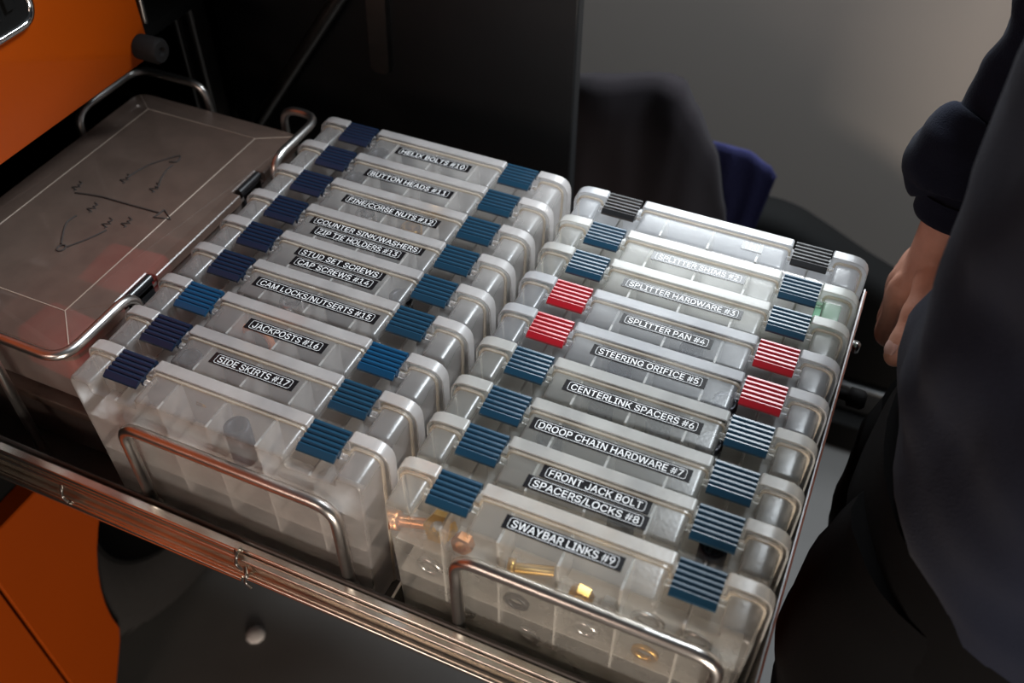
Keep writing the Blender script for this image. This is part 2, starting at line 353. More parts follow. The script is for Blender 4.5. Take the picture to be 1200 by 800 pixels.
# ------------------------------------------------------------------ parts organizer (front view x,z; depth y)
BOX_BODY_OUT = rpoly([(-.159, -.222, .006), (-.166, -.0062, .012), (-.1365, -.0062, .0065), (-.1365, -.0185, .003), (-.0856, -.0185, .003), (-.0856, -.0045, .0065),
                      (.0856, -.0045, .0065), (.0856, -.0185, .003), (.1365, -.0185, .003), (.1365, -.0062, .0065), (.166, -.0062, .012), (.159, -.222, .006)], 4)
BOX_LID_OUT = rpoly([(-.1725, -.2215, .012), (-.1725, 0, .024), (-.1312, 0, .003), (-.1312, -.014, .002), (-.0878, -.014, .002), (-.0878, 0, .003), (.0878, 0, .003), (.0878, -.014, .002),
                     (.1312, -.014, .002), (.1312, 0, .003), (.1725, 0, .024), (.1725, -.2215, .012)], 5)
LATCH = [(-.130, -.0903), (.0903, .130)]
def latch_profile():
    top = [(0.0005, -.0055), (.0008, -.0012)]
    y = 0.0
    for k in range(5):
        z = -.0004 * k
        top += [(y - .0002, z + .0002), (y - .0026, z + .0005), (y - .0040, z - .0004), (y - .0046, z - .0016)]
        y -= .0055
    top += [(-.0278, -.0016), (-.0290, -.0014), (-.0345, -.0046), (-.0352, -.0062), (-.0345, -.0068), (-.0285, -.0050), (-.014, -.0034), (-.004, -.0030)]
    return top
def make_box(fam, labels, lat):
    """one organizer at the origin (lid latch tops at z = 0), later moved into place"""
    t = thing('parts_organizer', '-', 'organizer box', (0, 0, -.222), group='parts organizers standing in the drawer')
    g = G(); g.ext(BOX_BODY_OUT, [(-.0112, 0), (-.0430, .0006), (-.0454, .0011), (-.0466, .0020), (-.0470, .0030)], False, True)
    for a, b in LATCH:                       # hinge bosses beside each latch
        for x in (a - .0035, b + .0035): g.tube([(x - .003, -.022, -.0095), (x + .003, -.022, -.0095)], .0032, 8)
    body = g.build('body', M[fam], t, auto=40)
    g = G(); n = len(BOX_BODY_OUT); g.ext(BOX_BODY_OUT, [(-.0106, .0004), (-.0106, -.0020), (-.0132, -.0020), (-.0132, .0004)], False, False); g.build('flange', M['tan'], t)
    for x in (-.110, -.055, 0, .055, .110):
        zt = -.0190 if abs(x) > .1 else -.0050
        G().box((x - .0011, -.0466, -.219), (x + .0011, -.0115, zt)).build('divider', M['wall_pp'], t)
    for z in (-.062, -.115, -.168):
        G().box((-.1575, -.0466, z - .0006), (.1575, -.0115, z + .0006)).build('shelf', M['wall_pp'], t)
    g = G(); g.ext(BOX_LID_OUT, [(-.0100, .0018), (-.0104, .0006), (-.0099, 0), (.0018, 0), (.0027, .0005), (.0030, .0013)], False, True)
    g.build('lid', M[fam + '_lid'], t, auto=28)
    for (a, b), c in zip(LATCH, lat):
        prof = latch_profile(); n = len(prof)
        g = G(); g.add([(x, y, z) for x in (a, b) for y, z in prof], [(k, (k + 1) % n, n + (k + 1) % n, n + k) for k in range(n)] + [tuple(range(n)), tuple(range(2 * n - 1, n - 1, -1))])
        for x in (a + .0012, b - .0032):     # hook arms under the latch
            g.box((x, -.0245, -.0125), (x + .002, -.018, -.003)).box((x, -.004, -.011), (x + .002, .001, -.002))
        g.build('latch', M[c], t)
    for txt, x0, x1, yc_, hh in labels:
        zt = -.0045 + .0003
        g = G().box((x0, yc_ - hh / 2, -.0047), (x1, yc_ + hh / 2, zt)); tp = g.build('label_tape', M['tape'], t)
        tag(tp, 'black label tape with white lettering')
        g = G(); f0 = rpoly([(x0 + .0045, yc_ - hh * .40, .0028), (x1 - .0045, yc_ - hh * .40, .0028), (x1 - .0045, yc_ + hh * .40, .0028), (x0 + .0045, yc_ + hh * .40, .0028)], 4)
        f1 = inset(f0, .0004); n = len(f0); zz = zt + .0001
        g.add([(x, y, zz) for x, y in f0] + [(x, y, zz) for x, y in f1], [(k, (k + 1) % n, n + (k + 1) % n, n + k) for k in range(n)])
        v, f = text_geo(txt, (x1 - x0) - .0155, hh * .53, (x0 + x1) / 2, yc_, zz); g.add(v, f)
        g.build('lettering', M['ink'], tp)
    return t
H = .0142
RIGHT = [(-.0, 'aged', [('SWAYBAR LINKS #9', -.0590, .0490, -.0245, H)], 'blue', 'with the tape SWAYBAR LINKS #9, frontmost of its row'),
         (.0581, 'aged', [('FRONT JACK BOLT', -.0500, .0520, -.0205, H), ('SPACERS/LOCKS #8', -.0590, .0545, -.0362, H)], 'blue', 'with tapes FRONT JACK BOLT and SPACERS/LOCKS #8'),
         (.1096, 'aged', [('DROOP CHAIN HARDWARE #7', -.0800, .0745, -.0245, H)], 'blue', 'with the tape DROOP CHAIN HARDWARE #7'),
         (.1671, 'aged', [('CENTERLINK SPACERS #6', -.0700, .0680, -.0255, H)], 'blue', 'with the tape CENTERLINK SPACERS #6'),
         (.2213, 'clear', [('STEERING ORIFICE #5', -.0620, .0560, -.0240, H)], 'red', 'with red latches and the tape STEERING ORIFICE #5'),
         (.2758, 'clear', [('SPLITTER PAN #4', -.0500, .0470, -.0245, H)], 'red', 'with red latches and the tape SPLITTER PAN #4'),
         (.3296, 'aged', [('SPLITTER HARDWARE #3', -.0670, .0640, -.0250, H)], 'blue', 'with the tape SPLITTER HARDWARE #3'),
         (.3834, 'aged', [('SPLITTER SHIMS #2', -.0520, .0530, -.0240, H)], 'blue', 'with the tape SPLITTER SHIMS #2'),
         (.4418, 'clear', [('#1', .0350, .0580, -.0245, H)], 'black', 'with black latches at the back of the right row')]
LEFT = [(.0016, 'milky', [], ('navy', 'blue'), 'without tape, frontmost of the left row'),
        (.0564, 'milky', [('SIDE SKIRTS #17', -.0475, .0490, -.0255, H)], ('navy', 'blue'), 'with the tape SIDE SKIRTS #17'),
        (.1108, 'milky', [('JACKPOSTS #16', -.0440, .0490, -.0255, H)], ('teal', 'teal'), 'with the tape JACKPOSTS #16 and brighter blue latches'),
        (.1682, 'milky', [('CAM LOCKS/NUTSERTS #15', -.0735, .0760, -.0255, H)], ('navy', 'blue'), 'with the tape CAM LOCKS/NUTSERTS #15'),
        (.2219, 'milky', [('STUD SET SCREWS', -.0600, .0505, -.0185, H), ('CAP SCREWS #14', -.0555, .0485, -.0345, H)], ('navy', 'blue'), 'with tapes STUD SET SCREWS and CAP SCREWS #14'),
        (.2754, 'milky', [('COUNTER SINK/WASHERS', -.0740, .0700, -.0180, H), ('ZIP TIE HOLDERS #13', -.0630, .0530, -.0340, H)], ('navy', 'blue'), 'with tapes COUNTER SINK/WASHERS and ZIP TIE HOLDERS #13'),
        (.3304, 'milky', [('FINE/CORSE NUTS #12', -.0615, .0635, -.0240, H)], ('navy', 'blue'), 'with the tape FINE/CORSE NUTS #12'),
        (.3861, 'milky', [('BUTTON HEADS #11', -.0635, .0530, -.0245, H)], ('navy', 'blue'), 'with the tape BUTTON HEADS #11'),
        (.4421, 'milky', [('HELIX BOLTS #10', -.0510, .0500, -.0250, H)], ('navy', 'blue'), 'with the tape HELIX BOLTS #10')]
XR, XL, ZL = .1299, -.2233, .0032
for row, x, z in ((RIGHT, XR, 0), (LEFT, XL, ZL)):
    for y, fam, labs, lat, says in row:
        if isinstance(lat, str): lat = (lat, lat)
        t = make_box(fam, labs, lat)
        t['label'] = 'clear plastic organizer box ' + says
        t.location = (x, y, -.222 + z + Z0)

# ------------------------------------------------------------------ flat boxes at the left
def flat_box(zt, zb, label, draw):
    x0, x1, y0, y1 = -.692, -.4255, -.010, .430
    t = thing('flat_organizer', label, 'organizer box', ((x0 + x1) / 2, (y0 + y1) / 2, zb), group='flat organizers stacked in the drawer')
    def rr(d, r): return rpoly([(x0 + d, y0 + d, r), (x1 - d, y0 + d, r), (x1 - d, y1 - d, r), (x0 + d, y1 - d, r)], 5)
    def at(o, z): return [(a, b, z) for a, b in o]
    a = rr(.006, .016)
    g = G(); g.loft([at(rr(.012, .014), zb), at(rr(.009, .016), zb + .012), at(rr(.006, .018), zt - .020), at(rr(.002, .02), zt - .019), at(rr(.002, .02), zt - .014)], caps=False, smooth=False); g.add(at(rr(.012, .014), zb), [tuple(range(len(a)))])
    g.build('body', M['smoke'], t, auto=40)
    # lid: rim, a low sloping border, and a flat centre panel; two notches on the right for the clips
    cl = [(.078, .124), (.294, .336)]
    lo = [(x0, y0, .02)] + [(x1, y0, .02)]
    for c0, c1 in cl: lo += [(x1, c0 - .004, .002), (x1 - .013, c0 - .004, .002), (x1 - .013, c1 + .004, .002), (x1, c1 + .004, .002)]
    lo += [(x1, y1, .02), (x0, y1, .02)]
    lo = rpoly(lo, 4); n = len(lo)
    top = zt - .006
    g = G(); g.loft([at(lo, zt - .018), at(lo, top - .001), at(inset(lo, .0012), top)], caps=False, smooth=False)
    inn = [(x0 + .047, y0 + .048), (x1 - .047, y0 + .048), (x1 - .047, y1 - .038), (x0 + .047, y1 - .038)]
    li = inset(lo, .0012)
    bm = bmesh.new()
    ov = [bm.verts.new((a_, b_, top)) for a_, b_ in li]; iv = [bm.verts.new((a_, b_, zt)) for a_, b_ in inn]
    bm.faces.new(iv)
    # split the border into four sloping quads fans
    def near(p): return min(range(n), key=lambda k: (li[k][0] - p[0]) ** 2 + (li[k][1] - p[1]) ** 2)
    cs = [near(p) for p in ((x0, y0), (x1, y0), (x1, y1), (x0, y1))]
    for q in range(4):
        i, j = cs[q], cs[(q + 1) % 4]; seq = []; k = i
        while True:
            seq.append(ov[k])
            if k == j: break
            k = (k + 1) % n
        bm.faces.new(seq + [iv[(q + 1) % 4], iv[q]])
    bm.verts.index_update(); g.add([v.co[:] for v in bm.verts], [[v.index for v in f.verts] for f in bm.faces]); bm.free()
    lid = g.build('lid', M['smoke_lid'], t)
    # pale bead as painted highlight along the panel edge and down the four hips
    g = G(); P = [(a_, b_, zt + .0002) for a_, b_ in inn]
    g.tube(P + [P[0]], .0007, 6, False)
    for q, c_ in enumerate(((x0 + .008, y0 + .008), (x1 - .008, y0 + .008), (x1 - .008, y1 - .008), (x0 + .008, y1 - .008))): g.tube([P[q], (c_[0], c_[1], top + .001)], .0006, 6)
    rd = g.build('edge_highlight', M['edge_highlight'], lid)
    for c0, c1 in cl:
        g = G(); g.tube([(x1 - .006, c0, top - .002), (x1 - .006, c1, top - .002)], .0052, 10); g.box((x1 - .0075, c0 + .002, top - .030), (x1 - .002, c1 - .002, top - .004), .001)
        g.build('clip', M['black'], t)
    for y in (.10, .205, .31): G().box((x0 + .014, y - .0006, zb + .004), (x1 - .014, y + .0006, zt - .022)).build('divider', M['smoke'], t)
    G().box((-.560, y0 + .014, zb + .004), (-.5588, y1 - .014, zt - .022)).build('divider', M['smoke'], t)
    if draw:
        g = G(); z = zt + .0008
        def ln(P, r=.0010): g.tube([(a_, b_, z) for a_, b_ in P], r, 6)
        ln([(-.606, .205), (-.588, .209), (-.570, .212), (-.530, .213), (-.486, .215)])
        ln([(-.4852, .2220), (-.4675, .2108), (-.488, .2052), (-.4852, .2220)])
        ln([(-.5483 + .0045 * math.cos(k * PI / 8), .1169 + .0055 * math.sin(k * PI / 8)) for k in range(17)])
        ln(cat([(-.5536, .1228), (-.566, .140), (-.5743, .1545), (-.575, .163), (-.5733, .1707)], 3))
        ln(cat([(-.5440, .1210), (-.535, .136), (-.528, .150), (-.5228, .1636)], 3))
        ln(cat([(-.568, .2566), (-.562, .285), (-.5485, .3069), (-.5374, .320), (-.5330, .3081), (-.5415, .304)], 4))
        ln(cat([(-.5335, .300), (-.5335, .2876), (-.528, .270), (-.5207, .2546)], 3))
        for sx, sy in ((-.568, .244), (-.523, .244), (-.566, .182), (-.510, .176), (-.530, .166), (-.612, .208)):   # illegible marker scribble
            ln([(sx + .004 * math.sin(k * 2.1) + .002 * math.cos(k * 5), sy + k * .0022) for k in range(9)], .0007)
        g.build('marker_drawing', M['marker'], lid)
    return t
flat_box(-.0235, -.122, 'flat smoky organizer box with a marker drawing on its lid, left of both rows', True)
flat_box(-.1245, FZ + .0006, 'flat smoky plastic organizer underneath the one with the marker drawing', False)
def slab(name, c, sx, sy, sz, m, label, cat_, rz=0):
    o = G().box((c[0] - sx / 2, c[1] - sy / 2, c[2]), (c[0] + sx / 2, c[1] + sy / 2, c[2] + sz), min(sx, sy, sz) * .18).build(name, m, None, c)
    o.rotation_euler = (0, 0, rz); return tag(o, label, cat_)
slab('red_case', (-.505, .150, -.117), .085, .080, .055, M['redpl'], 'red plastic case showing through the middle of the smoky lid', 'case', .1)
slab('red_case', (-.505, .044, -.117), .080, .060, .055, M['redpl'], 'red plastic case showing through the near end of the smoky lid', 'case', -.08)

# ------------------------------------------------------------------ hardware seen inside the boxes
def hexnut(r, h):
    o = [(r * math.cos(PI / 3 * k), r * math.sin(PI / 3 * k)) for k in range(6)]; i = [(r * .55 * math.cos(PI / 6 * k), r * .55 * math.sin(PI / 6 * k)) for k in range(12)]
    g = G(); oo = [o[k // 2] if k % 2 == 0 else tuple((Vector(o[k // 2]) + Vector(o[(k // 2 + 1) % 6])) / 2) for k in range(12)]
    vs = [(x, -h, z) for x, z in oo] + [(x, 0, z) for x, z in oo] + [(x, -h, z) for x, z in i] + [(x, 0, z) for x, z in i]; fs = []
    for k in range(12):
        j = (k + 1) % 12; fs += [(k, j, 12 + j, 12 + k), (24 + k, 36 + k, 36 + j, 24 + j), (k, 24 + k, 24 + j, j), (12 + k, 12 + j, 36 + j, 36 + k)]
    return g.add(vs, fs)
def ringpart(r, t): return G().lathe([(r, 0), (r, -t), (r * .62, -t), (r * .62, 0)], (0, 0, 0), 'y', 24, True)
def coil(r, wire, turns, ln): return G().tube([(ln * (k / (turns * 14)) - ln / 2, r * math.cos(k * 2 * PI / 14), r * math.sin(k * 2 * PI / 14)) for k in range(turns * 14 + 1)], wire, 6)
def boltpart(r, L):
    g = G().tube([(-L / 2, 0, 0), (L / 2, 0, 0)], r, 10); return g.lathe([(0, 0), (r * 1.9, 0), (r * 1.9, -r * 1.4), (0, -r * 1.4)], (-L / 2, 0, 0), 'x', 6)
def item(name, g, pos, m, label, cat_, rot=(0, 0, 0)):
    o = g.build(name, m, None, (0, 0, 0)); o.location = (pos[0], pos[1], pos[2] + Z0); o.rotation_euler = rot; return tag(o, label, cat_)
B9 = (XR, 0, 0)
def inbox(row, idx, x, y, z):
    xr = XR if row == 'R' else XL; yy = (RIGHT if row == 'R' else LEFT)[idx][0]; return (xr + x, yy + y, z + (0 if row == 'R' else ZL))
item('hex_nut', hexnut(.0155, .010), inbox('R', 0, -.120, -.026, -.0462), M['brass'], 'large brass hex nut under the left latch of the SWAYBAR LINKS box', 'nut', (-.5, .1, .1))
item('hex_bolt', boltpart(.0055, .026), inbox('R', 0, -.148, -.030, -.0545), M['copper'], 'copper-coloured bolt in the top left corner of the SWAYBAR LINKS box', 'bolt', (0, -.1, .2))
item('hex_nut', hexnut(.0105, .009), inbox('R', 0, -.0955, -.030, -.050), M['copper'], 'copper nut beside the divider near the left latch of the SWAYBAR LINKS box', 'nut', (-.2, .2, 0))
item('washer', ringpart(.0135, .003), inbox('R', 0, -.128, -.040, -.100), M['zinc'], 'zinc washer in the second shelf at the left of the SWAYBAR LINKS box', 'washer', (.05, 0, 0))
item('washer', ringpart(.011, .003), inbox('R', 0, -.093, -.040, -.156), M['zinc'], 'zinc washer in the third shelf under the left latch of the SWAYBAR LINKS box', 'washer', (.05, .0, 0))
item('hex_bolt', boltpart(.005, .034), inbox('R', 0, -.027, -.030, -.0545), M['brass'], 'yellow zinc bolt below the word SWAYBAR', 'bolt', (0, 0, .3))
item('hex_nut', hexnut(.011, .009), inbox('R', 0, .020, -.034, -.0515), M['brass'], 'yellow zinc nut below the word LINKS', 'nut', (0, .2, 0))
item('hex_nut', hexnut(.010, .008), inbox('R', 0, .045, -.036, -.0525), M['zinc'], 'bright nut in the compartment right of the word LINKS', 'nut', (-.3, 0, 0))
item('washer', ringpart(.015, .003), inbox('R', 0, .080, -.040, -.0465), M['zinc'], 'zinc washer left of the right latch of the SWAYBAR LINKS box', 'washer', (.1, 0, 0))
item('washer', ringpart(.014, .003), inbox('R', 0, .122, -.040, -.0475), M['zinc'], 'zinc washer under the right latch of the SWAYBAR LINKS box', 'washer', (.1, 0, 0))
for x, z, nm, lab in ((-.040, -.102, 'oxide', 'black ring behind the front hoop at the left of the right row'), (.028, -.1015, 'zinc', 'bright ring behind the middle of the front hoop of the right row'), (-.028, -.1545, 'zinc', 'steel ring on the third shelf behind the left part of the right hoop'), (.083, -.102, 'brass', 'brass ring behind the right part of the right hoop')):
    item('washer', ringpart(.0125, .004), inbox('R', 0, x, -.0385, z), M[nm], lab, 'washer', (.08, 0, 0))
item('hex_nut', hexnut(.013, .010), inbox('R', 1, -.082, -.030, -.049), M['oxide'], 'dark nut under the left latch of the FRONT JACK BOLT box', 'nut', (.6, 0, .1))
item('hex_nut', hexnut(.012, .010), inbox('R', 2, .100, -.032, -.050), M['copper'], 'copper nut under the right latch of the DROOP CHAIN HARDWARE box', 'nut', (.5, 0, .3))
item('coil_spring', coil(.010, .0009, 7, .030), inbox('R', 2, .030, -.030, -.0505), M['zinc'], 'coil of bright wire below the word HARDWARE of box #7', 'spring', (0, .1, .2))
item('green_card', G().box((-.012, -.030, -.045), (.014, 0, 0), .001), inbox('R', 7, .142, -.0125, -.0125), M['greencard'], 'pale green card in the right corner of the SPLITTER SHIMS box', 'card')
item('hex_bolt', boltpart(.0075, .040), inbox('L', 1, -.030, -.038, -.053), M['brass'], 'brass fitting below the words SIDE SKIRTS', 'bolt', (0, 0, .05))
item('hex_nut', hexnut(.012, .010), inbox('L', 1, .118, -.030, -.050), M['brass'], 'brass nut under the right latch of the SIDE SKIRTS box', 'nut', (.5, 0, 0))
item('orange_ring', G().lathe([(.021 + .004 * math.cos(a * PI / 4), .004 * math.sin(a * PI / 4)) for a in range(8)], (0, 0, 0), 'y', 32, True), inbox('L', 2, -.040, -.026, -.0355), M['orangepl'], 'orange ring standing behind the JACKPOSTS tape', 'ring', (-.3, 0, 0))
item('washer', ringpart(.0125, .004), inbox('L', 3, .070, -.036, -.049), M['brass'], 'brass ring right of the tape CAM LOCKS/NUTSERTS', 'washer', (-.5, 0, .1))
item('washer', ringpart(.011, .004), inbox('L', 3, .036, -.036, -.050), M['brass'], 'brass ring below the tape CAM LOCKS/NUTSERTS near its right end', 'washer', (-.4, 0, .1))
item('washer', ringpart(.0135, .004), inbox('L', 3, .098, -.034, -.048), M['copper'], 'copper ring under the right latch of the CAM LOCKS/NUTSERTS box', 'washer', (-.6, 0, 0))
item('nylon_cap', G().lathe([(0, 0), (.006, 0), (.008, .005), (.006, .010), (0, .011)], (0, 0, 0), 'z', 14), inbox('L', 6, -.076, -.034, -.0605), M['white'], 'white cap left of the tape FINE/CORSE NUTS', 'cap')
item('hex_nut', hexnut(.010, .009), inbox('L', 6, .074, -.038, -.0525), M['zinc'], 'bright nut at the right end of the FINE/CORSE NUTS box', 'nut', (-.5, 0, .2))
item('washer', ringpart(.012, .003), inbox('L', 6, .108, -.036, -.0495), M['zinc'], 'steel washer under the right latch of the FINE/CORSE NUTS box', 'washer', (-.5, 0, 0))
item('washer', ringpart(.0085, .003), inbox('L', 4, -.150, -.034, -.053), M['zinc'], 'small washer in the left corner of the STUD SET SCREWS box', 'washer', (-.4, 0, .2))

def spacer(r, h): return G().lathe([(r, 0), (r, h), (r * .6, h), (r * .6, 0)], (0, 0, 0), 'z', 20, True)
for row, i, x, sh_, m, what in (('R', 1, .030, 0, 'oxide', 'dark spacer under the words SPACERS/LOCKS'), ('R', 1, .112, 0, 'oxide', 'dark spacer under the right latch of the FRONT JACK BOLT box'),
        ('R', 3, -.030, 0, 'oxide', 'dark spacer under the word CENTERLINK'), ('R', 3, .028, 0, 'oxide', 'dark spacer under the word SPACERS of box #6'), ('R', 3, .078, 0, 'oxide', 'dark spacer at the right end of the CENTERLINK SPACERS box'),
        ('R', 2, -.060, 0, 'oxide', 'dark spacer under the word DROOP'), ('R', 4, -.030, 0, 'oxide', 'dark sleeve under the word STEERING'), ('R', 4, .078, 0, 'oxide', 'dark sleeve at the right end of the STEERING ORIFICE box'),
        ('R', 5, .028, 0, 'oxide', 'dark sleeve under the word PAN'), ('L', 0, .020, 0, 'oxide', 'dark sleeve in the frontmost box of the left row'), ('L', 1, -.075, 0, 'oxide', 'dark sleeve left of the tape SIDE SKIRTS'),
        ('L', 3, -.028, 0, 'zinc', 'zinc sleeve under the word CAM'), ('L', 4, .075, 0, 'oxide', 'dark sleeve right of the tape CAP SCREWS'), ('L', 7, -.075, 0, 'oxide', 'dark sleeve left of the tape BUTTON HEADS'),
        ('L', 8, -.075, 0, 'oxide', 'dark sleeve left of the tape HELIX BOLTS'), ('L', 6, -.030, 0, 'zinc', 'zinc sleeve under the word FINE'), ('L', 6, .030, 0, 'brass', 'brass sleeve under the word NUTS')):
    item('spacer', spacer(.0125, .047), inbox(row, i, x, -.029, -.0610), M[m], what, 'spacer')

# ------------------------------------------------------------------ bench with clothes behind the drawer
def case():
    t = thing('equipment_case', 'low black equipment case with a sloping rounded top in front of the grey wall', 'case', (0, 1.06, -.90))
    prof = cat([(-.62, -.42), (-.2, -.410), (.06, -.412), (.16, -.416), (.22, -.437), (.31, -.478), (.395, -.512), (.47, -.557), (.60, -.65)], 4)
    rings = []
    for x, zt in prof:
        sec = rpoly([(1.012, -.745, .01), (1.012, zt, .045), (1.11, zt, .045), (1.11, -.745, .01)], 6)
        rings.append([(x, y, z) for y, z in sec])
    G().loft(rings).build('body', M['matte'], t, auto=60)
    G().box((-.62, 1.000, -.82), (.64, 1.11, -.750), .006).build('lower_band', M['blackpaint'], t)
    G().box((-.60, .965, -.90), (.62, 1.10, -.825), .004).build('plinth', M['matte'], t)
    G().box((-.33, 1.03, -.42), (-.07, 1.06, -.25), .012).build('raised_back', M['matte'], t)
case()
def garment(name, label, cat_, x0, x1, ztop, yc_, dep, zlow, m, fold, seed, nx=48, slant=0):
    """cloth hung over itself: front sheet, rounded top, back sheet, folds running down"""
    rings = []
    for i in range(nx + 1):
        u = i / nx; x = x0 + (x1 - x0) * u; zt = ztop(u); row = []
        e = math.sin(PI * min(max(u, .02), .98)) ** .35
        for j in range(26):
            v = j / 25; a = PI * 2 * v
            if v <= .45: q = v / .45; z = zlow + (zt - zlow) * q; y = yc_ - dep * e * (1 - .62 * q ** 2.2)
            elif v <= .55: q = (v - .45) / .10; z = zt + .012 * math.sin(PI * q); y = yc_ - dep * e * .38 * math.cos(PI * q)
            else: q = (v - .55) / .45; z = zt + (zlow - zt) * q; y = yc_ + dep * e * (.38 + .3 * q)
            k = fold * (1 - .5 * (z - zlow) / max(.01, zt - zlow))
            w_ = noise.noise((u * 7 + seed, z * 3.0, seed)) + .6 * math.sin(u * 19 + z * 9 + seed + 3 * noise.noise((z * 4, seed, u * 2)))
            if v < .52: y -= k * w_
            row.append((x + slant * u * (z - zt) + k * .5 * noise.noise((z * 6, u * 4, seed + 5)), y, z))
        rings.append(row)
    g = G(); g.loft(rings); return tag(g.build(name, m, None, ((x0 + x1) / 2, yc_, zlow), weld=True), label, cat_)
def prof_fn(P):
    def f(u):
        for (a, za), (b, zb) in zip(P, P[1:]):
            if u <= b: q = (u - a) / (b - a); q = .5 * q + .5 * q * q * (3 - 2 * q); return za + (zb - za) * q
        return P[-1][1]
    return f
jk = garment('jacket', 'black jacket hanging in folds behind the right row, beside the black door', 'jacket', -.30, .070, prof_fn([(0, -.185), (.17, -.176), (.30, -.163), (.62, -.136), (.70, -.140), (.76, -.178), (.88, -.250), (.98, -.365), (1, -.40)]), .93, .070, -.62, M['cloth'], .020, 3)
g = G(); g.lathe([(0, 0), (.010, 0), (.010, .004), (0, .004)], (-.222, .853, -.232), 'y', 12); o = g.build('badge', M['redpl'], None, ((-.30 + .070) / 2, .93, -.62)); o.parent = jk; o.location = (0, 0, 0); tag(o, 'small red badge')
garment('sweater', 'dark blue ribbed sweater hanging right of the black jacket', 'sweater', -.01, .128, prof_fn([(0, -.275), (.15, -.276), (.6, -.278), (.9, -.298), (1, -.315)]), .993, .014, -.50, M['bluecloth'], .003, 9, 30, .13)

# ------------------------------------------------------------------ person
pr = thing('person', 'person in black hoodie and black trousers at the right edge, one hand hanging down', 'person', (.47, .22, -.90))
def ell(c, rx, ry, n=28, rot=None, p=1.0):
    out = []
    for k in range(n):
        a = 2 * PI * k / n; ca, sa = math.cos(a), math.sin(a)
        v = Vector((math.copysign(abs(ca) ** p, ca) * rx, math.copysign(abs(sa) ** p, sa) * ry, 0))
        if rot: v = rot @ v
        out.append(Vector(c) + v)
    return out
def limb(P, n=24, per=6, wr=0, seed=0, fr=30):
    """P: (x, y, z, rx, ry) along a limb -> rings square to its path"""
    Q = cat(P, per); rings = []
    for i, q in enumerate(Q):
        a = Vector(Q[max(i - 1, 0)][:3]); b = Vector(Q[min(i + 1, len(Q) - 1)][:3]); t = (b - a).normalized()
        rot = Vector((0, 0, -1)).rotation_difference(t if t.z <= 0 else -t).to_matrix()
        r = ell(q[:3], q[3], q[4], n, rot)
        if wr:
            c = Vector(q[:3]); r = [v + (v - c).normalized() * wr * (noise.noise(v * fr + Vector((seed, 0, 0))) + .5 * noise.noise(v * fr * 2.3 + Vector((0, seed, 0)))) for v in r]
        rings.append(r)
    return rings
# body: head, neck, trunk, legs and left arm lofted; the right forearm and hand grown finger by finger, all one mesh
g = G()
g.loft(limb([(.490, .22, -.06, .095, .145), (.490, .218, .10, .095, .145), (.490, .218, .30, .095, .155), (.505, .218, .45, .085, .150), (.525, .22, .535, .066, .085), (0.5300, .22, .57, .052, .055), (0.5200, .22, .62, .052, .054), (0.5100, .22, .66, .075, .062), (0.5050, .22, .70, .092, .072), (0.5100, .22, .75, .098, .076), (0.5150, .22, .80, .088, .068), (0.5200, .22, .835, .045, .04)], 24, 5))
g.loft([[(x, .22 + s, z) for s, z in ((-.012, zz), (.012, zz), (.0, zz + .004))] for x, zz in ((.42, .690), (.40, .688), (.415, .73), (.423, .74))])   # nose
for sg in (-1, 1):
    g.loft(limb([(.525, .22 + sg * .078, .70, .012, .006), (.53, .22 + sg * .084, .72, .02, .008), (.53, .22 + sg * .083, .745, .018, .007)], 10, 3))   # ears
    g.loft(limb([(.485, .22 + sg * .085, -.03, .070, .075), (.462, .215 + sg * .09, -.25, .060, .060), (.456, .215 + sg * .098, -.45, .044, .044), (.466, .215 + sg * .101, -.62, .040, .042), (.474, .215 + sg * .104, -.83, .030, .032)], 20, 5))
g.loft(limb([(.49, .03, .47, .045, .045), (.557, -.05, .24, .038, .038), (.590, -.025, .14, .034, .034), (.604, -.003, .070, .030, .029)], 18, 5))
g.loft(limb([(.46, .42, .47, .05, .05), (.405, .52, .22, .045, .045), (.385, .505, .14, .043, .040), (.370, .480, .065, .034, .031)], 18, 5))
def chain(P): return limb(P, 14, 5)
